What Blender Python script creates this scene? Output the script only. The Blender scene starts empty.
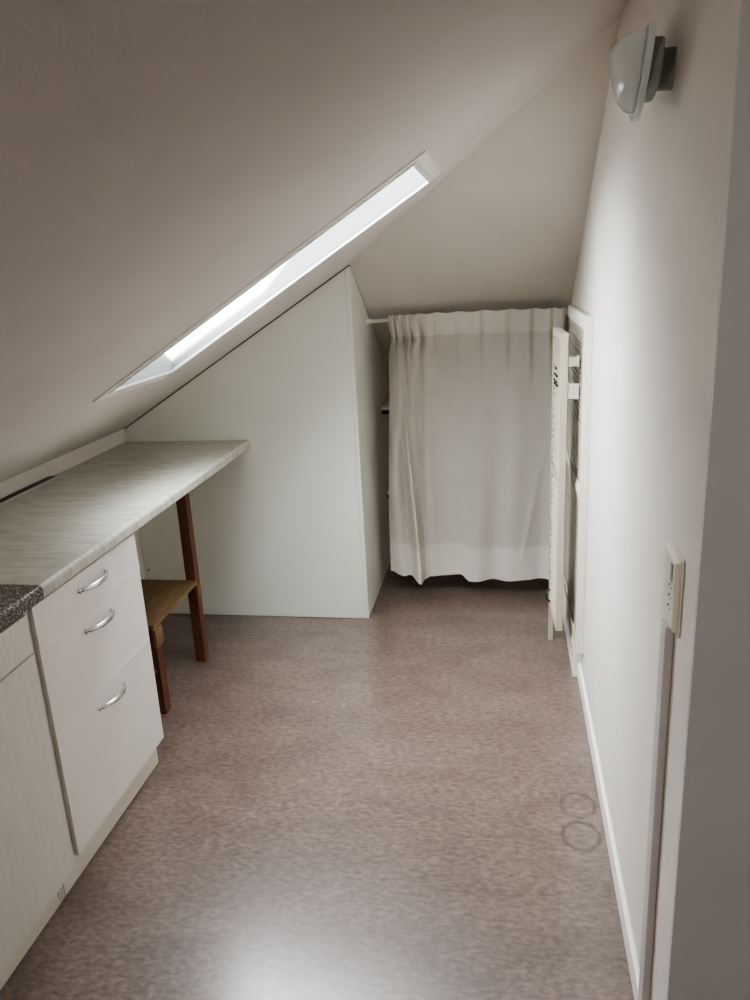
import bpy, bmesh, math, random
from mathutils import Matrix, Vector
random.seed(4)
C = bpy.context.scene.collection
SC = bpy.context.scene

# ------------------------------------------------------------------ materials
def new_mat(name):
    m = bpy.data.materials.new(name); m.use_nodes = True
    nt = m.node_tree; b = nt.nodes['Principled BSDF']
    return m, nt, b
def srgb(r, g, b):
    f = lambda c: (c/255/12.92) if c/255 <= .04045 else ((c/255+.055)/1.055)**2.4
    return (f(r), f(g), f(b), 1)
def noise_mat(name, c1, c2, scale=8, rough=.6, bump=0, bscale=60, stretch=(1,1,1), detail=4, lo=.35, hi=.65, metallic=0, spec=.5, coat=0):
    m, nt, b = new_mat(name)
    tc = nt.nodes.new('ShaderNodeTexCoord'); mp = nt.nodes.new('ShaderNodeMapping')
    mp.inputs['Scale'].default_value = stretch
    nt.links.new(tc.outputs['Object'], mp.inputs['Vector'])
    n = nt.nodes.new('ShaderNodeTexNoise'); n.inputs['Scale'].default_value = scale; n.inputs['Detail'].default_value = detail
    nt.links.new(mp.outputs['Vector'], n.inputs['Vector'])
    cr = nt.nodes.new('ShaderNodeValToRGB')
    cr.color_ramp.elements[0].position = lo; cr.color_ramp.elements[0].color = c1
    cr.color_ramp.elements[1].position = hi; cr.color_ramp.elements[1].color = c2
    nt.links.new(n.outputs['Fac'], cr.inputs['Fac']); nt.links.new(cr.outputs['Color'], b.inputs['Base Color'])
    b.inputs['Roughness'].default_value = rough; b.inputs['Metallic'].default_value = metallic
    b.inputs['Specular IOR Level'].default_value = spec
    if coat: b.inputs['Coat Weight'].default_value = coat
    if bump:
        n2 = nt.nodes.new('ShaderNodeTexNoise'); n2.inputs['Scale'].default_value = bscale; n2.inputs['Detail'].default_value = 3
        nt.links.new(tc.outputs['Object'], n2.inputs['Vector'])
        bp = nt.nodes.new('ShaderNodeBump'); bp.inputs['Strength'].default_value = bump; bp.inputs['Distance'].default_value = .002
        nt.links.new(n2.outputs['Fac'], bp.inputs['Height']); nt.links.new(bp.outputs['Normal'], b.inputs['Normal'])
    return m

M = {}
M['wall'] = noise_mat('wall_paint', srgb(222,216,208), srgb(226,220,212), 3, .75, .25, 130)
M['ceiling'] = noise_mat('ceiling_paint', srgb(208,200,195), srgb(213,205,200), 3, .8, .2, 110)
M['ceiling_back'] = noise_mat('ceiling_back_paint', srgb(205,198,190), srgb(210,203,195), 3, .8, .2, 110)
M['trim'] = noise_mat('trim_paint', srgb(236,233,228), srgb(240,237,232), 4, .45)
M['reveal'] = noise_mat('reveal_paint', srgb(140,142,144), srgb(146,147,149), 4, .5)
M['board'] = noise_mat('melamine_board', srgb(226,228,219), srgb(229,231,222), 5, .5, .12, 300)
M['board_edge'] = noise_mat('board_edge_tape', srgb(200,198,188), srgb(205,203,193), 5, .5)
M['drawer'] = noise_mat('drawer_laminate', srgb(225,219,213), srgb(229,223,217), 5, .5)
M['door'] = noise_mat('door_grain_laminate', srgb(214,208,199), srgb(221,215,206), 6, .5, 0, 60, (1,9,.8), 5, .35, .7)
M['edge_glint'] = noise_mat('painted_edge_glint', srgb(250,248,244), srgb(252,250,246), 5, .3)  # near-white, paints the light caught by the drawer top edges
M['plinth'] = noise_mat('plinth_laminate', srgb(225,219,206), srgb(228,222,210), 5, .5)
M['filler'] = noise_mat('filler_grey', srgb(188,183,176), srgb(194,189,182), 5, .6)
M['chrome'] = noise_mat('brushed_chrome', srgb(200,200,202), srgb(225,225,228), 40, .22, metallic=1)
M['black'] = noise_mat('black_plastic', srgb(34,28,26), srgb(46,40,36), 30, .5)
M['dark_metal'] = noise_mat('dark_metal', srgb(70,72,72), srgb(90,92,92), 30, .4, metallic=.6)
M['lamp_metal'] = noise_mat('grey_green_metal', srgb(132,136,130), srgb(144,148,142), 30, .5)
M['rod'] = noise_mat('white_lacquer', srgb(228,224,215), srgb(232,228,220), 20, .4)
M['cream'] = noise_mat('cream_lacquer', srgb(190,184,164), srgb(196,190,171), 12, .45)
M['plastic'] = noise_mat('white_plastic', srgb(228,222,208), srgb(232,226,213), 12, .4)
M['rocker'] = noise_mat('rocker_plastic', srgb(150,142,130), srgb(158,150,138), 12, .4)
M['conduit'] = noise_mat('conduit_plastic', srgb(196,190,190), srgb(202,196,196), 12, .5)
M['infill'] = noise_mat('infill_panel', srgb(176,170,157), srgb(184,178,165), 3, .35)

def wood(name, a, b, axis=(10,10,.9)):
    return noise_mat(name, a, b, 5, .6, .15, 90, axis, 6, .3, .72)
M['wood_post'] = wood('red_brown_wood', srgb(84,48,30), srgb(114,70,44), (14,14,1.2))
M['wood_board'] = wood('tan_wood_board', srgb(104,82,54), srgb(128,102,68), (9,1.2,9))

def worktop_mat():
    m, nt, b = new_mat('marbled_laminate')
    tc = nt.nodes.new('ShaderNodeTexCoord'); mp = nt.nodes.new('ShaderNodeMapping')
    mp.inputs['Scale'].default_value = (3.0, 17, 4); mp.inputs['Rotation'].default_value = (0, 0, math.radians(-14))
    nt.links.new(tc.outputs['Object'], mp.inputs['Vector'])
    n = nt.nodes.new('ShaderNodeTexNoise'); n.inputs['Scale'].default_value = 2.6; n.inputs['Detail'].default_value = 7; n.inputs['Distortion'].default_value = 1.2
    nt.links.new(mp.outputs['Vector'], n.inputs['Vector'])
    cr = nt.nodes.new('ShaderNodeValToRGB')
    cr.color_ramp.elements[0].position = .3; cr.color_ramp.elements[0].color = srgb(168,165,152)
    cr.color_ramp.elements[1].position = .62; cr.color_ramp.elements[1].color = srgb(200,198,188)
    nt.links.new(n.outputs['Fac'], cr.inputs['Fac']); nt.links.new(cr.outputs['Color'], b.inputs['Base Color'])
    b.inputs['Roughness'].default_value = .33
    return m
M['worktop'] = worktop_mat()

def granite_mat():
    m, nt, b = new_mat('speckled_granite_laminate')
    tc = nt.nodes.new('ShaderNodeTexCoord')
    v = nt.nodes.new('ShaderNodeTexNoise'); v.inputs['Scale'].default_value = 170; v.inputs['Detail'].default_value = 3
    nt.links.new(tc.outputs['Object'], v.inputs['Vector'])
    cr = nt.nodes.new('ShaderNodeValToRGB'); cr.color_ramp.interpolation = 'CONSTANT'
    e = cr.color_ramp.elements; e[0].position = 0; e[0].color = srgb(48,45,42); e[1].position = .46; e[1].color = srgb(96,92,86)
    x = e.new(.54); x.color = srgb(136,131,122); x = e.new(.62); x.color = srgb(176,170,160)
    nt.links.new(v.outputs['Fac'], cr.inputs['Fac']); nt.links.new(cr.outputs['Color'], b.inputs['Base Color'])
    b.inputs['Roughness'].default_value = .35
    return m
M['granite'] = granite_mat()

def floor_mat():
    m, nt, b = new_mat('marbled_linoleum')
    L = nt.links.new; N = nt.nodes.new
    tc = N('ShaderNodeTexCoord')
    mp = N('ShaderNodeMapping'); mp.inputs['Scale'].default_value = (1, 1.9, 1); L(tc.outputs['Object'], mp.inputs['Vector'])
    def noise(s, d, dist=0):
        n = N('ShaderNodeTexNoise'); n.inputs['Scale'].default_value = s; n.inputs['Detail'].default_value = d; n.inputs['Distortion'].default_value = dist
        L(mp.outputs['Vector'], n.inputs['Vector']); return n
    def ramp(src, els):
        c = N('ShaderNodeValToRGB')
        e = c.color_ramp.elements
        e[0].position, e[0].color = els[0]; e[1].position, e[1].color = els[-1]
        for p, col in els[1:-1]:
            q = e.new(p); q.color = col
        L(src, c.inputs['Fac']); return c
    big = ramp(noise(3.0, 6, .8).outputs['Fac'], [(.3, srgb(122,106,101)), (.5, srgb(134,118,111)), (.7, srgb(145,127,122))])
    fine = ramp(noise(42, 9, .5).outputs['Fac'], [(.30, srgb(80,76,73)), (.5, srgb(128,128,128)), (.70, srgb(172,170,167))])
    mx = N('ShaderNodeMix'); mx.data_type = 'RGBA'; mx.blend_type = 'OVERLAY'; mx.inputs['Factor'].default_value = .7
    L(big.outputs['Color'], mx.inputs['A']); L(fine.outputs['Color'], mx.inputs['B'])
    # two faint ring stains + worn dark patches
    sep = N('ShaderNodeSeparateXYZ'); L(tc.outputs['Object'], sep.inputs[0])
    def math_(op, a, bb=None, clamp=False):
        q = N('ShaderNodeMath'); q.operation = op; q.use_clamp = clamp
        for i, s in enumerate((a, bb)):
            if s is None: continue
            if isinstance(s, (int, float)): q.inputs[i].default_value = s
            else: L(s, q.inputs[i])
        return q.outputs[0]
    wob = noise(22, 3).outputs['Fac']
    total = None
    for (cx, cy, rx, ry) in ((.226, 2.128, .052, .056), (.224, 1.988, .053, .060)):
        dx = math_('DIVIDE', math_('SUBTRACT', sep.outputs[0], cx), rx); dy = math_('DIVIDE', math_('SUBTRACT', sep.outputs[1], cy), ry)
        r = math_('SQRT', math_('ADD', math_('MULTIPLY', dx, dx), math_('MULTIPLY', dy, dy)))
        r = math_('ADD', r, math_('MULTIPLY', math_('SUBTRACT', wob, .5), .22))
        d = math_('ABSOLUTE', math_('SUBTRACT', r, 1))
        ring = math_('SUBTRACT', 1, math_('DIVIDE', d, .20), True)
        total = ring if total is None else math_('MAXIMUM', total, ring)
    brk = math_('MULTIPLY', math_('SUBTRACT', noise(14, 4).outputs['Fac'], .22), 3.0, True)
    total = math_('MULTIPLY', math_('MULTIPLY', total, brk, True), .85)
    mx2 = N('ShaderNodeMix'); mx2.data_type = 'RGBA'; L(total, mx2.inputs['Factor']); L(mx.outputs['Result'], mx2.inputs['A']); mx2.inputs['B'].default_value = srgb(62,54,48)
    # sparse scuffs
    sp = N('ShaderNodeTexNoise'); sp.inputs['Scale'].default_value = 55; sp.inputs['Detail'].default_value = 2; L(tc.outputs['Object'], sp.inputs['Vector'])
    spk = math_('MULTIPLY', math_('SUBTRACT', sp.outputs['Fac'], .745), 12, True)
    mx3 = N('ShaderNodeMix'); mx3.data_type = 'RGBA'; L(spk, mx3.inputs['Factor']); L(mx2.outputs['Result'], mx3.inputs['A']); mx3.inputs['B'].default_value = srgb(70,58,52)
    L(mx3.outputs['Result'], b.inputs['Base Color'])
    rr = math_('ADD', .30, math_('MULTIPLY', noise(9, 5).outputs['Fac'], .16)); L(rr, b.inputs['Roughness'])
    b.inputs['Specular IOR Level'].default_value = .5
    b.inputs['Coat Weight'].default_value = .95; b.inputs['Coat Roughness'].default_value = .24; b.inputs['Coat IOR'].default_value = 1.58; b.inputs['Coat Tint'].default_value = (1,.95,.91,1)
    bp = N('ShaderNodeBump'); bp.inputs['Strength'].default_value = .12; bp.inputs['Distance'].default_value = .001
    L(noise(120, 4).outputs['Fac'], bp.inputs['Height']); L(bp.outputs['Normal'], b.inputs['Normal'])
    return m
M['floor'] = floor_mat()

def fabric_mat(name, col, trans=.3, scale=900):
    m, nt, b = new_mat(name); L = nt.links.new; N = nt.nodes.new
    tc = N('ShaderNodeTexCoord')
    n = N('ShaderNodeTexNoise'); n.inputs['Scale'].default_value = 14; n.inputs['Detail'].default_value = 5; L(tc.outputs['Object'], n.inputs['Vector'])
    cr = N('ShaderNodeValToRGB'); cr.color_ramp.elements[0].position = .3; cr.color_ramp.elements[1].position = .7
    cr.color_ramp.elements[0].color = tuple(c*.95 for c in col[:3])+(1,); cr.color_ramp.elements[1].color = col
    L(n.outputs['Fac'], cr.inputs['Fac']); L(cr.outputs['Color'], b.inputs['Base Color']); b.inputs['Roughness'].default_value = .9
    b.inputs['Specular IOR Level'].default_value = .15
    tr = N('ShaderNodeBsdfTranslucent'); L(cr.outputs['Color'], tr.inputs['Color'])
    mix = N('ShaderNodeMixShader'); mix.inputs[0].default_value = trans
    L(b.outputs[0], mix.inputs[1]); L(tr.outputs[0], mix.inputs[2])
    L(mix.outputs[0], nt.nodes['Material Output'].inputs['Surface'])
    w = N('ShaderNodeTexNoise'); w.inputs['Scale'].default_value = 260; L(tc.outputs['Object'], w.inputs['Vector'])
    bp = N('ShaderNodeBump'); bp.inputs['Strength'].default_value = .12; bp.inputs['Distance'].default_value = .001
    L(w.outputs['Fac'], bp.inputs['Height']); L(bp.outputs['Normal'], b.inputs['Normal'])
    return m
M['curtain'] = fabric_mat('white_curtain_cloth', srgb(222,216,207), .3)
M['curtain_hem'] = fabric_mat('white_curtain_double_cloth', srgb(234,229,220), .18)

def glass_mat(name, col, gloss_rough, mixfac, alpha_tr):
    m, nt, b = new_mat(name); L = nt.links.new; N = nt.nodes.new
    nt.nodes.remove(b)
    t = N('ShaderNodeBsdfTransparent'); t.inputs[0].default_value = col
    g = N('ShaderNodeBsdfGlossy'); g.inputs['Roughness'].default_value = gloss_rough
    mix = N('ShaderNodeMixShader'); mix.inputs[0].default_value = .08; L(t.outputs[0], mix.inputs[1]); L(g.outputs[0], mix.inputs[2])
    L(mix.outputs[0], nt.nodes['Material Output'].inputs['Surface'])
    return m
M['pane'] = glass_mat('window_glass', (.95,.98,1,1), .02, .1, 1)
def frosted(name, c1, trans, dif_mix, rough=.18):
    m, nt, b = new_mat(name); L = nt.links.new; N = nt.nodes.new
    tc = N('ShaderNodeTexCoord'); n = N('ShaderNodeTexNoise'); n.inputs['Scale'].default_value = 25; L(tc.outputs['Object'], n.inputs['Vector'])
    cr = N('ShaderNodeValToRGB'); cr.color_ramp.elements[0].color = tuple(c*.9 for c in c1[:3])+(1,); cr.color_ramp.elements[1].color = c1
    L(n.outputs['Fac'], cr.inputs['Fac']); L(cr.outputs['Color'], b.inputs['Base Color'])
    b.inputs['Roughness'].default_value = rough; b.inputs['Coat Weight'].default_value = .6; b.inputs['Coat Roughness'].default_value = .05
    t = N('ShaderNodeBsdfTransparent'); t.inputs[0].default_value = (.86,.92,.9,1)
    tl = N('ShaderNodeBsdfTranslucent'); L(cr.outputs['Color'], tl.inputs['Color'])
    m1 = N('ShaderNodeMixShader'); m1.inputs[0].default_value = dif_mix; L(b.outputs[0], m1.inputs[1]); L(tl.outputs[0], m1.inputs[2])
    m2 = N('ShaderNodeMixShader'); m2.inputs[0].default_value = trans; L(m1.outputs[0], m2.inputs[1]); L(t.outputs[0], m2.inputs[2])
    L(m2.outputs[0], nt.nodes['Material Output'].inputs['Surface'])
    return m
M['frost'] = frosted('frosted_glass', srgb(246,250,247), .2, .25)
M['plate_glass'] = frosted('greenish_plate_glass', srgb(236,243,241), .12, .2, .12)

# ------------------------------------------------------------------ geometry helpers
def obj(name, bm, mat, parent=None, smooth=False, bevel=0, segs=2, loc=None):
    me = bpy.data.meshes.new(name)
    bmesh.ops.recalc_face_normals(bm, faces=bm.faces)
    bm.to_mesh(me); bm.free()
    if smooth:
        for p in me.polygons: p.use_smooth = True
    me.materials.append(mat)
    o = bpy.data.objects.new(name, me); C.objects.link(o)
    if parent is not None:
        o.parent = parent
        o.matrix_parent_inverse = Matrix.Translation(parent_world(parent)).inverted()
    if bevel:
        b = o.modifiers.new('bevel', 'BEVEL'); b.width = bevel; b.segments = segs; b.limit_method = 'ANGLE'
        b.harden_normals = False
    return o
def parent_world(p):
    return p.location.copy() if p.type == 'EMPTY' else Vector((0,0,0))
def thing(name, label, cat, loc, group=None):
    o = bpy.data.objects.new(name, None); C.objects.link(o); o.location = loc; o.empty_display_size = .05
    o['label'] = label; o['category'] = cat
    if group: o['group'] = group
    return o
def tag(o, label, cat, group=None):
    o['label'] = label; o['category'] = cat
    if group: o['group'] = group
    return o
def struct(name, bm, mat, **k):
    o = obj(name, bm, mat, **k); o['kind'] = 'structure'; return o
def box(bm, x0, x1, y0, y1, z0, z1):
    vs = [bm.verts.new((x, y, z)) for x in (x0, x1) for y in (y0, y1) for z in (z0, z1)]
    for f in ((0,1,3,2),(4,6,7,5),(0,4,5,1),(2,3,7,6),(0,2,6,4),(1,5,7,3)):
        bm.faces.new([vs[i] for i in f])
    return bm
def B(*a): return box(bmesh.new(), *a)
def prism(bm, pts, ext):
    ext = Vector(ext)
    a = [bm.verts.new(p) for p in pts]; b = [bm.verts.new(Vector(p)+ext) for p in pts]
    bm.faces.new(a); bm.faces.new(b[::-1])
    n = len(pts)
    for i in range(n): bm.faces.new((a[i], b[i], b[(i+1) % n], a[(i+1) % n]))
    return bm
def tube(bm, pts, r, seg=12, sx=1, sy=1):
    """swept tube along points, capped; r scalar or list"""
    pts = [Vector(p) for p in pts]; rings = []
    for i, p in enumerate(pts):
        t = (pts[min(i+1, len(pts)-1)] - pts[max(i-1, 0)]).normalized()
        up = Vector((0,0,1)) if abs(t.z) < .9 else Vector((1,0,0))
        u = t.cross(up).normalized(); v = u.cross(t).normalized()
        rr = r[i] if isinstance(r, (list, tuple)) else r
        rings.append([bm.verts.new(p + u*math.cos(2*math.pi*k/seg)*rr*sx + v*math.sin(2*math.pi*k/seg)*rr*sy) for k in range(seg)])
    for a, b in zip(rings, rings[1:]):
        for k in range(seg): bm.faces.new((a[k], a[(k+1) % seg], b[(k+1) % seg], b[k]))
    bm.faces.new(rings[0]); bm.faces.new(rings[-1][::-1])
    return bm

# ------------------------------------------------------------------ dimensions
XL, XR = -1.807, .307
S1, S2 = .61, .58
YP, XP = 3.43, -.66            # storage enclosure: front plane, side plane
zl = lambda x: 1.672 + S1*(x - XP)
zb = lambda y: 1.672 - S2*(y - 3.44)
hip = lambda x: 3.44 - (x - XP)*S1/S2
YN, YB = -1.7, 4.9
OX0, OX1, OY0, OY1 = -1.226, -.24, 2.28, 2.755      # roof window opening

# ------------------------------------------------------------------ room shell
struct('floor', B(-2.2, 2.4, YN-.2, YB+.2, -.12, 0), M['floor'])
struct('wall_left', B(XL-.15, XL, YN, YB, 0, zl(XL)+.05), M['wall'])
struct('wall_right', B(XR, .6, 1.225, YB, 0, 2.45), M['wall'])
struct('wall_back', B(XL, XR, YB-.04, YB+.15, 0, zb(YB)+.25), M['wall'])
M['end_face_grey'] = noise_mat('end_face_grey', srgb(214,217,217), srgb(220,223,223), 3, .7)
struct('wall_end_facing', B(XR+.0005, .6, 1.218, 1.2245, 0, 2.4), M['end_face_grey'])  # thin facing laid over the wall end, slightly greyer than the wall
struct('wall_near', B(-2.2, 2.4, YN-.15, YN, 0, 3.1), M['wall'])
struct('wall_side', B(2.2, 2.35, YN, 1.6, 0, 3.1), M['wall'])
struct('wall_passage', B(.6, 2.35, 1.225, 1.37, 0, 3.1), M['wall'])

T = .26
def slab(poly, fz, bm):
    return prism(bm, [(x, y, fz(x, y)) for x, y in poly], (0, 0, T))
bm = bmesh.new(); L_ = lambda x, y: zl(x)
XM = .6
slab([(XL-.2, YN), (1.3, YN), (1.3, 1.5), (XM, hip(XM)), (XM, OY0) if hip(XM) > OY0 else (XM, hip(XM)-.001), (XL-.2, OY0)][:4] + [(hx := XP + (3.44-OY0)*S2/S1, OY0), (XL-.2, OY0)], L_, bm)
slab([(XL-.2, OY0), (OX0, OY0), (OX0, OY1), (XL-.2, OY1)], L_, bm)
slab([(OX1, OY0), (XP + (3.44-OY0)*S2/S1, OY0), (XP + (3.44-OY1)*S2/S1, OY1), (OX1, OY1)], L_, bm)
slab([(XL-.2, OY1), (XP + (3.44-OY1)*S2/S1, OY1), (XL-.2, hip(XL-.2))], L_, bm)
struct('ceiling', bm, M['ceiling'])
bm = bmesh.new()
slab([(XM, hip(XM)), (XM, YB+.1), (XL-.2, YB+.1), (XL-.2, hip(XL-.2))], lambda x, y: zb(y), bm)
struct('ceiling_back', bm, M['ceiling_back'])
bm = bmesh.new(); box(bm, 1.25, 2.4, YN-.1, 1.65, zl(1.3)-.01, zl(1.3)+.2)
struct('ceiling_flat', bm, M['ceiling'])

# skirting
struct('baseboard_right', B(XR-.013, XR, 1.226, 2.93, 0, .068), M['trim'], bevel=.003)
bm = B(XR-.032, XR, 2.93, 3.74, 0, .140)
o = struct('trim_1', bm, M['trim'], bevel=.003)
bm = bmesh.new(); tube(bm, [(XR-.0325, 2.975, .118), (XR-.034, 2.975, .118)], .009, 10)
c = struct('screw_hole', bm, M['black'], parent=o)
bm = bmesh.new(); tube(bm, [(XR-.0325, 2.945, .100), (XR-.034, 2.945, .100)], .006, 10)
c = struct('screw_hole', bm, M['black'], parent=o)
struct('trim_2', B(XR-.012, XR, 3.75, YB-.05, 0, .06), M['trim'])

# ------------------------------------------------------------------ roof window
bm = bmesh.new()
# casing lying on the slope round the opening
def casing(bm, x0, x1, y0, y1, d, z0, z1):
    for (a, b_, c_, e) in ((x0, x1, y0, y0+d), (x0, x1, y1-d, y1), (x0, x0+d, y0+d, y1-d), (x1-d, x1, y0+d, y1-d)):
        prism(bm, [(a, c_, zl(a)+z0), (b_, c_, zl(b_)+z0), (b_, e, zl(b_)+z0), (a, e, zl(a)+z0)], (0, 0, z1-z0))
casing(bm, OX0-.050, OX1+.034, OY0-.03, OY1+.03, .034, -.007, .001)
w = struct('window_1', bm, M['trim'])
bm = bmesh.new()
casing(bm, OX0-.006, OX1+.006, OY0-.006, OY1+.006, .012, -.012, .03)
o = struct('inner_bead', bm, M['trim'], parent=w)
bm = bmesh.new()
th = .008
# shaft linings
prism(bm, [(OX0, OY1, zl(OX0)), (OX1, OY1, zl(OX1)), (OX1, OY1, zl(OX1)+T), (OX0, OY1, zl(OX0)+T)], (0, -th, 0))
prism(bm, [(OX0, OY0, zl(OX0)), (OX1, OY0, zl(OX1)), (OX1, OY0, zl(OX1)+T), (OX0, OY0, zl(OX0)+T)], (0, th, 0))
prism(bm, [(OX0, OY0, zl(OX0)), (OX0, OY1, zl(OX0)), (OX0, OY1, zl(OX0)+T), (OX0, OY0, zl(OX0)+T)], (th, 0, 0))
prism(bm, [(OX1, OY0, zl(OX1)), (OX1, OY1, zl(OX1)), (OX1, OY1, zl(OX1)+T), (OX1, OY0, zl(OX1)+T)], (-th, 0, 0))
struct('reveal_lining', bm, M['reveal'], parent=w)
bm = bmesh.new(); casing(bm, OX0-.02, OX1+.02, OY0-.02, OY1+.02, .05, T-.05, T+.01)
struct('window_frame', bm, M['trim'], parent=w)
bm = bmesh.new()
prism(bm, [(OX0-.01, OY0-.01, zl(OX0)+T-.02), (OX1+.01, OY0-.01, zl(OX1+.01)+T-.02), (OX1+.01, OY1+.01, zl(OX1+.01)+T-.02), (OX0-.01, OY1+.01, zl(OX0)+T-.02)], (0, 0, .004))
struct('window_pane', bm, M['pane'], parent=w)

# ------------------------------------------------------------------ storage enclosure under the slope
t = thing('storage_cupboard', 'tall white wedge-shaped cupboard built under the sloping ceiling beyond the worktop', 'cupboard', (XP, YP, 0))
g = .006
bm = bmesh.new()
prism(bm, [(XL+.004, YP, .002), (XP-.019, YP, .002), (XP-.019, YP, zl(XP-.019)-g), (XL+.004, YP, zl(XL+.004)-g)], (0, .018, 0))
obj('front_panel', bm, M['board'], t, bevel=.0008, segs=1)
bm = bmesh.new()
YE = 4.84
prism(bm, [(XP, YP-.001, .002), (XP, YE, .002), (XP, YE, zb(YE)-.004), (XP, 3.44, zl(XP)-.008), (XP, YP-.001, zl(XP)-.009)], (-.018, 0, 0))
obj('side_panel', bm, M['board'], t, bevel=.0008, segs=1)
bm = bmesh.new(); tube(bm, [(-1.782, YP-.0005, .242), (-1.782, YP-.003, .242)], .005, 10)
obj('screw', bm, M['dark_metal'], t)
bm = bmesh.new()
prism(bm, [(XL+.002, YP-.001, zl(XL+.004)-g), (XP, YP-.001, zl(XP)-g), (XP, YP-.001, zl(XP)-.001), (XL+.002, YP-.001, zl(XL)-.001)], (0, .016, 0))
obj('gap_shadow_strip', bm, M['black'], t)  # black strip added as painted shade in the gap under the slope

# shelves just visible between the cupboard side and the curtain
def shelf(z, y0, w_, lab):
    s = thing('wall_shelf', lab, 'shelf', (XP, y0, z))
    obj('shelf_board', B(XP+.002, XP+w_, y0, y0+.30, z, z+.018), M['rod'], s, bevel=.001, segs=1)
    bm = bmesh.new(); box(bm, XP+.003, XP+w_-.03, y0+.012, y0+.030, z-.024, z-.001)
    obj('bracket', bm, M['black'], s)
    return s
shelf(.915, 4.10, .12, 'small white shelf with dark bracket fixed on cupboard side, upper one beside the curtain')
shelf(.42, 4.16, .12, 'low small white shelf on cupboard side close behind the curtain edge')

# ------------------------------------------------------------------ worktops
def worktop(name, y0, y1, mat):
    bm = bmesh.new()
    x0, x1, zt, zb_ = XL+.001, -1.182, .908, .869
    r = .013; prof = [(x0, zb_), (x1-r*.4, zb_)]
    for k in range(0, 5):
        a = -math.pi/2 + k*math.pi/8; prof.append((x1-r*.5+math.cos(a)*r*.5, zb_+r*.5+math.sin(a)*r*.5))
    for k in range(0, 7):
        a = k*math.pi/12; prof.append((x1-r+math.cos(a)*r, zt-r+math.sin(a)*r))
    prof.append((x0, zt))
    prism(bm, [(x, y0, z) for x, z in prof], (0, y1-y0, 0))
    return obj(name, bm, mat)
YJ = 1.694
o = worktop('laminate_worktop', YJ+.001, YP-.002, M['worktop'])
tag(o, 'long light grey marbled laminate worktop with rounded edge below roof window', 'worktop')
o = worktop('speckled_worktop', -.3, YJ-.001, M['granite'])
tag(o, 'dark grey speckled worktop adjoining the light worktop at lower left', 'worktop')
# low upstand board at the back is the bottom of the knee wall; ventilation grille lies against it
t = thing('ventilation_grille', 'black narrow ventilation strip lying along the back of light worktop', 'grille', (-1.79, 2.0, .9))
obj('grille_body', B(XL+.002, -1.771, .9, 2.765, .9085, .9155), M['black'], t, bevel=.001)
bm = bmesh.new()
for k in range(3): box(bm, XL+.006+k*.011, XL+.010+k*.011, .92, 2.745, .9156, .918)
obj('slats', bm, M['dark_metal'], t)
obj('front_rail', B(-1.7705, -1.767, .9, 2.775, .9085, .9170), M['filler'], t)

# ------------------------------------------------------------------ base cabinets
def handle(parent, yc, z, x=-1.19, L=.155):
    bm = bmesh.new(); pts = []; rr = []
    n = 16
    for k in range(n+1):
        s = -1 + 2*k/n
        y = yc + s*L/2; out = .027*(1-abs(s)**2.4)
        pts.append((x+.0035+out, y, z + .0*s)); rr.append(.0050+.0022*(1-s*s))
    tube(bm, pts, rr, 10, .8, 1.25)
    for s in (-1, 1):
        tube(bm, [(x-.0005, yc+s*L/2, z), (x+.006, yc+s*L/2, z)], .0075, 10)
    return obj('handle', bm, M['chrome'], parent, smooth=True)

YC0, YC1 = 1.648, 2.225
XF = -1.19; XB = XL+.004
t = thing('drawer_cabinet', 'white three-drawer base cabinet with curved chrome handles under light worktop', 'cabinet', (-1.4, 1.93, 0))
obj('carcass', B(XB, XF-.02, YC0+.002, YC1, .10, .8685), M['drawer'], t, bevel=.001, segs=1)
obj('plinth', B(XB, -1.222, 1.60, YC1-.004, 0, .0995), M['plinth'], t)
for z0, z1, hz in ((.7455, .864, .818), (.4885, .7435, .692), (.100, .4865, .440)):
    d = obj('drawer', B(XF-.018, XF, YC0, YC1+.002, z0, z1), M['drawer'], t, bevel=.0012, segs=2)
    handle(d, 1.94, hz)
    if z0 < .7: obj('edge_glint_strip', B(XF-.004, XF+.0006, YC0+.001, YC1+.001, z1+.0002, z1+.0016), M['edge_glint'], d)  # added bright strip, painted highlight on the lower drawers' top edges
obj('filler_strip', B(XF-.03, XF-.012, 1.624, 1.6475, .10, .861), M['filler'], t)

t = thing('door_cabinet', 'off-white wood-grain base cabinet under dark speckled worktop at lower left', 'cabinet', (-1.4, 1.3, 0))
obj('carcass', B(XB, XF-.02, 1.03, 1.622, .10, .8685), M['drawer'], t)
obj('plinth', B(XB, -1.222, 1.03, 1.597, 0, .0995), M['plinth'], t)
obj('drawer', B(XF-.018, XF, 1.03, 1.622, .752, .858), M['door'], t, bevel=.0012)
obj('door', B(XF-.018, XF, 1.03, 1.622, .083, .747), M['door'], t, bevel=.0012)
bm = bmesh.new(); 
for yy in (1.572, 1.585, 1.598): box(bm, -1.2218, -1.219, yy, yy+.006, .004, .074)
obj('plinth_clip', bm, M['rod'], t)
t = thing('end_cabinet', 'off-white base cabinet nearest the camera under dark speckled worktop', 'cabinet', (-1.4, .7, 0))
obj('carcass', B(XB, XF-.02, .2, 1.027, .10, .8685), M['drawer'], t)
obj('plinth', B(XB, -1.222, .2, 1.027, 0, .0995), M['plinth'], t)
obj('door', B(XF-.018, XF, .2, 1.027, .083, .858), M['door'], t, bevel=.0012)

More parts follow.
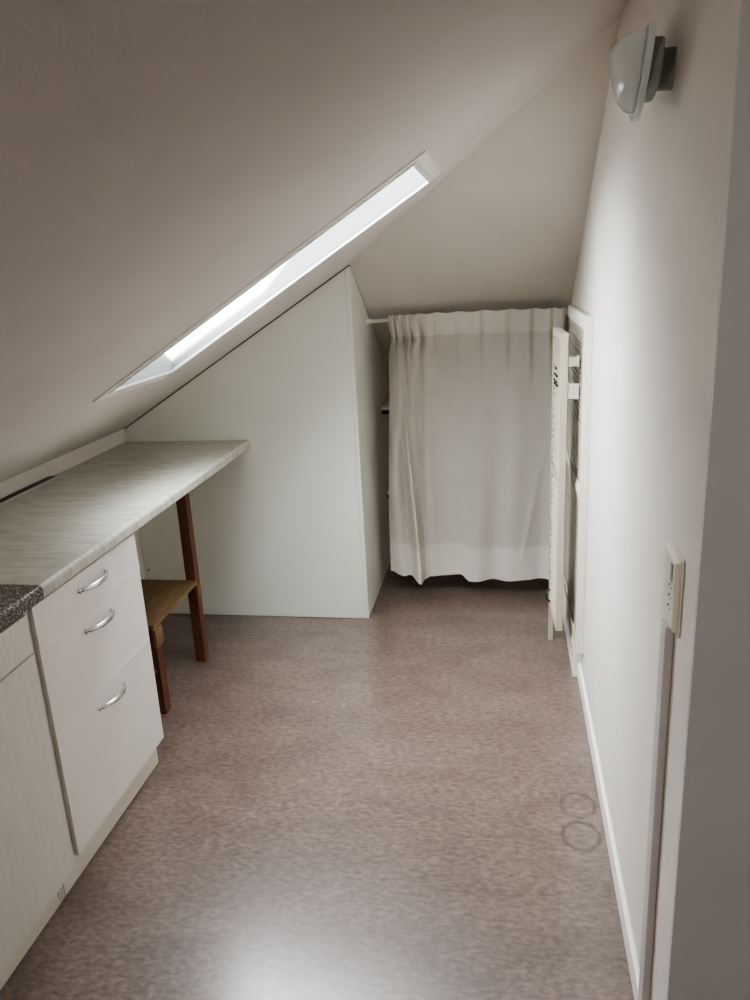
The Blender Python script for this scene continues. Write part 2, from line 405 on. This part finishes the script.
# ------------------------------------------------------------------ wooden trestle under the worktop
t = thing('wooden_trestle', 'brown wooden trestle with low board shelf and tall post propping the worktop', 'trestle', (-1.5, 2.75, 0))
xa, xb = -1.368, -1.323
obj('tall_post', B(xa, xb, 2.950, 2.995, 0, .8685), M['wood_post'], t, bevel=.002)
obj('tall_post', B(-1.76, -1.715, 2.950, 2.995, 0, .8685), M['wood_post'], t, bevel=.002)
obj('leg', B(xa+.004, xb, 2.52, 2.57, 0, .376), M['wood_post'], t, bevel=.002)
obj('leg', B(-1.76, -1.715, 2.52, 2.57, 0, .376), M['wood_post'], t, bevel=.002)
obj('shelf_board', B(-1.77, xb+.006, 2.505, 2.949, .376, .395), M['wood_board'], t, bevel=.002)
obj('rail', B(-1.714, xa-.001, 2.515, 2.535, .31, .375), M['wood_board'], t, bevel=.002)
obj('rail', B(xb+.001, xb+.014, 2.50, 2.56, .30, .376), M['wood_board'], t, bevel=.002)
obj('rail', B(xb+.001, xb+.014, 2.93, 2.968, .318, .376), M['wood_board'], t, bevel=.002)
obj('rail', B(-1.714, xa-.001, 2.90, 2.92, .34, .375), M['wood_board'], t, bevel=.002)

# ------------------------------------------------------------------ curtain rod and curtain
YR, ZR = 3.78, 1.408
t = thing('curtain_rod', 'thin white round curtain rod spanning cupboard side to right wall', 'curtain rod', (XP, YR, ZR))
bm = bmesh.new(); tube(bm, [(XP+.004, YR, ZR), (XR-.004, YR, ZR+.004)], .0085, 16)
obj('rod', bm, M['rod'], t, smooth=True)
bm = bmesh.new(); tube(bm, [(XP+.0005, YR, ZR), (XP+.012, YR, ZR), (XP+.013, YR, ZR), (XP+.03, YR, ZR)], [.018, .018, .012, .011], 20)
obj('end_cap', bm, M['rod'], t)
bm = bmesh.new(); tube(bm, [(XR-.0005, YR, ZR+.004), (XR-.012, YR, ZR+.004), (XR-.013, YR, ZR+.004), (XR-.03, YR, ZR+.004)], [.018, .018, .012, .011], 20)
obj('end_cap', bm, M['rod'], t)

CX0, CX1 = -.552, .275
def sstep(a, b, v):
    q = max(0, min(1, (v-a)/(b-a))); return q*q*(3-2*q)
PLE = [.000, .038, .075, .125, .185, .28, .41, .55, .70, .83, .94, 1.0]   # pleat positions along the heading
HEM = [(0, .120), (.09, .100), (.20, .084), (.235, .102), (.31, .098), (.40, .112), (.455, .076), (.62, .080), (.80, .086), (1, .094)]
def curtain_pt(s, v):
    """s 0..1 along the width, v 0 top .. 1 bottom"""
    x = CX0 + (CX1-CX0)*s
    left = 1 - sstep(.13, .30, s)
    # heading: small pinch pleats
    ph = 0
    for i in range(len(PLE)-1):
        if PLE[i] <= s <= PLE[i+1]: ph = (s-PLE[i])/(PLE[i+1]-PLE[i]) + i; break
    f = ph % 1.0; head = 1 - 2*(f/.82 if f < .82 else (1-f)/.18)
    pinch = -abs(math.cos(ph*math.pi))**6
    hw = math.exp(-((v-.085)/.035)**2)
    y = YR - .030
    y += (.0095 + .013*left)*head*(1-sstep(.05, .30, v)) + (.022*pinch)*hw*(.5+.6*left)*-1
    # body folds: deep at the left, shallow and broad elsewhere
    g = sstep(.03, .9, v)
    s2 = s + .018*math.sin(v*3+s*5)
    y += left*(.25+.75*g)*(1-.6*sstep(.45, .9, v))*(.036*math.sin(2*math.pi*(s2*10.5+.15)) + .006*math.sin(2*math.pi*s2*21+v))
    y += (1-left)*g*(.016*math.sin(2*math.pi*(s2*3.6+.10)) + .006*math.sin(2*math.pi*s2*6.3+1.1+v*2))
    # the bulging fold one third along
    c0 = .07 + .115*sstep(.02, 1.0, v)
    dd = s - c0
    y -= sstep(.02, .35, v)*.070*math.exp(-(dd/(.045 if dd < 0 else .009))**2)
    # diagonal drag line on the right
    y -= .006*g*math.exp(-((s-(.95-.32*(v-.35)))/.02)**2) * sstep(.4,.5,v)*(1-sstep(.85,.95,v))
    x += -.040*g*(1-s)**3 + .004*g*math.sin(2*math.pi*s*3) + .010*left*hw
    ztop = 1.431 + .006*math.sin(s*2.6) + .003*math.cos(ph*2*math.pi)*(1-.5*left)
    zbot = HEM[-1][1]
    for (a, za), (b, zb_) in zip(HEM, HEM[1:]):
        if a <= s <= b: zbot = za + (zb_-za)*sstep(a, b, s); break
    z = ztop + (zbot-ztop)*v
    return (x, y, z)
def cloth(v0, v1, nv, off=0, ns=420, s0=0, s1=1):
    bm = bmesh.new(); rows = []
    for j in range(nv+1):
        v = v0 + (v1-v0)*j/nv; row = []
        for i in range(ns+1):
            p = curtain_pt(s0+(s1-s0)*i/ns, v); row.append(bm.verts.new((p[0], p[1]-off, p[2])))
        rows.append(row)
    for j in range(nv):
        for i in range(ns): bm.faces.new((rows[j][i], rows[j][i+1], rows[j+1][i+1], rows[j+1][i]))
    return bm
t = thing('curtain', 'white cloth curtain with pleated heading hanging across the low alcove', 'curtain', ((CX0+CX1)/2, YR, .08))
o = obj('cloth_panel', cloth(.070, .875, 90), M['curtain'], t, smooth=True)
o = obj('heading_band', cloth(0, .076, 16, .0012), M['curtain_hem'], t, smooth=True)
o = obj('bottom_hem', cloth(.868, 1, 18, .0012), M['curtain_hem'], t, smooth=True)

# ------------------------------------------------------------------ panel on the right wall
t = thing('wall_panel', 'flat white framed panel mounted on right wall behind the slatted rack', 'panel', (XR, 2.9, .13))
x0, x1 = .277, XR-.001
ya, yb, za, zb2 = 2.855, 3.60, .145, 1.455
obj('board', B(x0+.007, x1, ya+.004, yb, za, zb2), M['infill'], t)
obj('stile', B(x0, x0+.0068, ya+.004, ya+.030, za, zb2), M['cream'], t, bevel=.001)
obj('top_rail', B(x0, x0+.0068, ya+.0305, yb, zb2-.05, zb2), M['trim'], t, bevel=.001)
obj('cross_rail', B(x0, x0+.0068, ya+.0305, yb, .775, .815), M['trim'], t, bevel=.001)
obj('bottom_rail', B(x0, x0+.0068, ya+.0305, yb, za, za+.05), M['cream'], t, bevel=.001)
for k in range(22):
    z = .835 + k*.0255
    bm = bmesh.new()
    prism(bm, [(x0+.0069, ya+.0305, z-.007), (x0+.0035, ya+.0305, z+.006), (x0+.0069, ya+.0305, z+.009)], (0, yb-ya-.031, 0))
    obj('slat', bm, M['infill'], t)
obj('edge_strip', B(x0-.001, x1, ya, ya+.0038, za, zb2), M['trim'], t, bevel=.001)

# ------------------------------------------------------------------ slatted rack standing out from the wall
t = thing('slatted_rack', 'tall narrow cream slatted rack standing edge-on from the right wall before the curtain', 'rack', (.22, 3.1, 0))
def rx(y): return .208 - (y-3.0)*.05       # left face of the rack, slightly turned
zt, zq = 1.386, .172
def stile(y0, y1, z0, z1, th=.027):
    bm = bmesh.new()
    prism(bm, [(rx(y0), y0, z0), (rx(y1), y1, z0), (rx(y1)+th, y1, z0), (rx(y0)+th, y0, z0)], (0, 0, z1-z0))
    return bm
obj('near_stile', stile(3.0, 3.026, zq, zt), M['cream'], t, bevel=.0015)
obj('far_stile', stile(3.256, 3.282, 0, zt, .018), M['cream'], t, bevel=.0015)
obj('top_rail', stile(3.0265, 3.2555, zt-.028, zt), M['cream'], t, bevel=.001)
obj('middle_rail', stile(3.0265, 3.2555, .79, .83), M['cream'], t, bevel=.001)
obj('bottom_rail', stile(3.0265, 3.2555, zq, zq+.028), M['cream'], t, bevel=.001)
n = 40
for k in range(n):
    z = zq+.045 + k*(zt-zq-.09)/(n-1)
    if .77 < z < .85: continue
    bm = bmesh.new()
    a, b_ = 3.0262, 3.2558
    prism(bm, [(rx(a)+.001, a, z-.008), (rx(a)+.022, a, z+.010), (rx(a)+.025, a, z+.007), (rx(a)+.004, a, z-.011)], (rx(b_)-rx(a), b_-a, 0))
    obj('slat', bm, M['cream'], t)
for z, ny in ((1.232, 1), (1.205, 2), (1.183, 2), (1.168, 2)):       # dark slots
    for k in range(ny):
        bm = bmesh.new(); y = 3.13 + .06*k + (.03 if ny == 1 else 0)
        prism(bm, [(rx(y)-.001, y, z), (rx(y)-.001, y, z+.008), (rx(y+.03)-.001, y+.03, z+.008), (rx(y+.03)-.001, y+.03, z)], (.006, 0, 0))
        obj('slot', bm, M['black'], t)
bm = B(rx(3.0)+.028, .2762, 3.002, 3.030, 1.262, 1.296); box(bm, .2695, .2762, 3.000, 3.034, 1.258, 1.302)
obj('bracket', bm, M['cream'], t, bevel=.001)
b2 = obj('bracket_plate', B(rx(3.0)+.028, .2762, 3.004, 3.010, 1.140, 1.197), M['plastic'], t, bevel=.001)
for z in (1.157, 1.182):
    bm = bmesh.new(); tube(bm, [(.258, 3.0035, z), (.258, 3.0015, z)], .0022, 8)
    obj('screw', bm, M['black'], b2)
bm = bmesh.new()
tube(bm, [(rx(3.2)-.003, 3.2, .27), (rx(3.2)-.016, 3.2, .262), (rx(3.2)-.020, 3.2, .245), (rx(3.2)-.016, 3.2, .225), (rx(3.2)-.002, 3.2, .215)], .005, 8)
obj('catch', bm, M['dark_metal'], t, smooth=True)

# ------------------------------------------------------------------ wall lamp
t = thing('wall_lamp', 'half-moon frosted glass wall lamp high on the right wall', 'lamp', (XR, 1.66, 1.97))
yc, zt_, hw, hh, xp = 1.67, 2.022, .148, .130, .239
def shield(x, hw, hh, zt, n=40, pw=1.7, drop=.0):
    pts = [(x, yc-hw, zt), ]
    for k in range(n+1):
        a = math.pi*k/n
        yy = -math.cos(a); zz = (1-abs(yy)**pw)
        pts.append((x, yc+hw*yy, zt-.012-hh*zz+.012*0))
    pts.append((x, yc+hw, zt))
    return pts
bm = bmesh.new(); prism(bm, shield(xp, hw, hh-.012, zt_), (.012, 0, 0))
obj('glass_plate', bm, M['plate_glass'], t, bevel=.002)
bm = bmesh.new()
nu, nv = 30, 18; rows = []
for i in range(nu+1):
    a = math.pi*i/nu; yy = -math.cos(a)*.80
    row = []
    for j in range(nv+1):
        q = j/nv      # 0 at the rim (front, top) -> 1 at the plate
        rim = (1-abs(yy/.8)**2.2)
        d = .043*max(rim, 0)**.6
        zbot = zt_ - .012 - (hh-.026)*(1-abs(yy/.8)**1.9)
        ang = q*math.pi/2
        row.append(bm.verts.new((xp-.0005 - d*math.cos(ang)**.9 if q < 1 else xp-.0005, yc+hw*yy, (zt_-.002) + (zbot-(zt_-.002))*math.sin(ang))))
    rows.append(row)
for i in range(nu):
    for j in range(nv): bm.faces.new((rows[i][j], rows[i+1][j], rows[i+1][j+1], rows[i][j+1]))
bmesh.ops.remove_doubles(bm, verts=bm.verts, dist=.0001)
o = obj('glass_bowl', bm, M['frost'], t, smooth=True)
sm = o.modifiers.new('s', 'SOLIDIFY'); sm.thickness = .004
bm = bmesh.new()
def moon(x, hw, hh, zt, n=30):
    return [(x, yc-hw*math.cos(math.pi*k/n), zt-hh*math.sin(math.pi*k/n)**.8) for k in range(n+1)]
prism(bm, moon(xp+.0125, .10, .085, zt_-.012), (.023, 0, 0))
obj('wall_bracket', bm, M['lamp_metal'], t, bevel=.004)
bm = bmesh.new(); prism(bm, moon(xp+.034, .030, .065, zt_-.016), (XR-.0005-xp-.034, 0, 0))
obj('wall_mount', bm, M['lamp_metal'], t)
bm = bmesh.new(); tube(bm, [(xp-.001, yc-.07, zt_-.022), (xp-.016, yc-.07, zt_-.022)], .006, 12)
obj('clip', bm, M['dark_metal'], t)
bm = bmesh.new(); tube(bm, [(xp-.001, yc+.07, zt_-.022), (xp-.016, yc+.07, zt_-.022)], .006, 12)
obj('clip', bm, M['dark_metal'], t)
bm = bmesh.new(); tube(bm, [(xp-.024, yc-.055, zt_-.035), (xp-.024, yc-.05, zt_-.035), (xp-.024, yc+.05, zt_-.035), (xp-.024, yc+.055, zt_-.035)], [.003, .006, .006, .003], 12)
obj('bulb', bm, M['plastic'], t, smooth=True)

# ------------------------------------------------------------------ switch with sockets and cable trunking
t = thing('switch_socket', 'white plastic switch and triple socket plate on right wall above the trunking', 'socket', (XR, 1.33, .98))
y0, y1, z0, z1 = 1.312, 1.425, .995, 1.143
bm = bmesh.new()
xo = .2925
prism(bm, [(XR-.001, y0, z0), (XR-.001, y1, z0), (XR-.001, y1, z1), (XR-.001, y0, z1)], (-.004, 0, 0))
obj('base_plate', bm, M['plastic'], t, bevel=.001)
bm = bmesh.new()
e = .010
lo = [(XR-.0051, y0+.003, z0+.003), (XR-.0051, y1-.003, z0+.003), (XR-.0051, y1-.003, z1-.003), (XR-.0051, y0+.003, z1-.003)]
hi = [(xo, y0+e, z0+e), (xo, y1-e, z0+e), (xo, y1-e, z1-e), (xo, y0+e, z1-e)]
va = [bm.verts.new(p) for p in lo]; vb = [bm.verts.new(p) for p in hi]
bm.faces.new(va); bm.faces.new(vb[::-1])
for i in range(4): bm.faces.new((va[i], vb[i], vb[(i+1) % 4], va[(i+1) % 4]))
cov = obj('cover', bm, M['plastic'], t, bevel=.003)
obj('rocker', B(xo-.002, xo+.002, 1.334, 1.350, 1.092, 1.126), M['rocker'], t, bevel=.001)
for zc in (1.078, 1.058, 1.038):
    for dy, dz in ((-.009, 0), (.009, 0), (0, .005)):
        bm = bmesh.new(); tube(bm, [(xo+.001, 1.352+dy, zc+dz), (xo-.0008, 1.352+dy, zc+dz)], .0021, 8)
        obj('socket_hole', bm, M['black'], cov)
o = obj('cable_trunking', B(.2905, XR-.001, 1.357, 1.40, .0, .994), M['conduit'], bevel=.0015)
tag(o, 'thin straight vertical grey-white cable trunking from socket down right wall to the floor', 'trunking')

# ------------------------------------------------------------------ lights and world
W = bpy.data.worlds.new('world'); SC.world = W; W.use_nodes = True
nt = W.node_tree; bg = nt.nodes['Background']
bg.inputs[0].default_value = (.72, .86, 1.0, 1); bg.inputs[1].default_value = 1.5

def area(name, loc, direction, sx, sy, power, col, spread=180):
    l = bpy.data.lights.new(name, 'AREA'); l.shape = 'RECTANGLE'; l.size = sx; l.size_y = sy; l.energy = power; l.color = col
    l.spread = math.radians(spread)
    o = bpy.data.objects.new(name, l); C.objects.link(o); o.location = loc
    o.rotation_euler = Vector(direction).to_track_quat('-Z', 'Y').to_euler()
    return o
# sky seen through the roof window
nrm = Vector((-S1, 0, 1)).normalized()
cx = (OX0+OX1)/2; cy = (OY0+OY1)/2
p = Vector((cx, cy, zl(cx)+T+.04)) 
l = bpy.data.lights.new('sky_light', 'AREA'); l.shape = 'RECTANGLE'; l.size = 1.15; l.size_y = .46; l.energy = 40; l.color = (1.0, .995, .985); l.spread = math.radians(130)
o = bpy.data.objects.new('sky_light', l); C.objects.link(o); o.location = p
xa_ = Vector((1, 0, S1)).normalized(); ya_ = Vector((0, 1, 0)); za_ = xa_.cross(ya_)
o.rotation_euler = Matrix((xa_, ya_, za_)).transposed().to_euler()
# sun grazing the far reveal of the roof window
s = bpy.data.lights.new('sun', 'SUN'); s.energy = 120; s.angle = math.radians(1.0); s.color = (1, .97, .92)
o = bpy.data.objects.new('sun', s); C.objects.link(o); o.location = (2, 0, 5)
o.rotation_euler = Vector((-1.30, 1.0, -1.34)).to_track_quat('-Z', 'Y').to_euler()
# daylight from the rest of the room behind the camera
area('room_light', (-.95, -.75, 1.40), (1, .55, -.05), .35, .5, 11, (1, .94, .87))

# ------------------------------------------------------------------ camera
cam = bpy.data.cameras.new('camera'); co = bpy.data.objects.new('camera', cam); C.objects.link(co)
R = Matrix(((0.9862821263162957, 0.0013955998598852437, 0.16506247184032286), (0.15756696141165974, 0.2900620471450991, -0.9439473827907415), (-0.04919573132399612, 0.9570068239605323, 0.2858631121926573)))
co.matrix_world = Matrix.Translation((0, 0, 1.65)) @ R.to_4x4()
cam.sensor_fit = 'VERTICAL'; cam.sensor_height = 36; cam.lens = 774.943/1000*36
cam.clip_start = .02
SC.camera = co
SC.view_settings.view_transform = 'AgX'
SC.view_settings.look = 'AgX - Medium High Contrast'
SC.view_settings.exposure = 0.52
SC.cycles.max_bounces = 12; SC.cycles.diffuse_bounces = 6
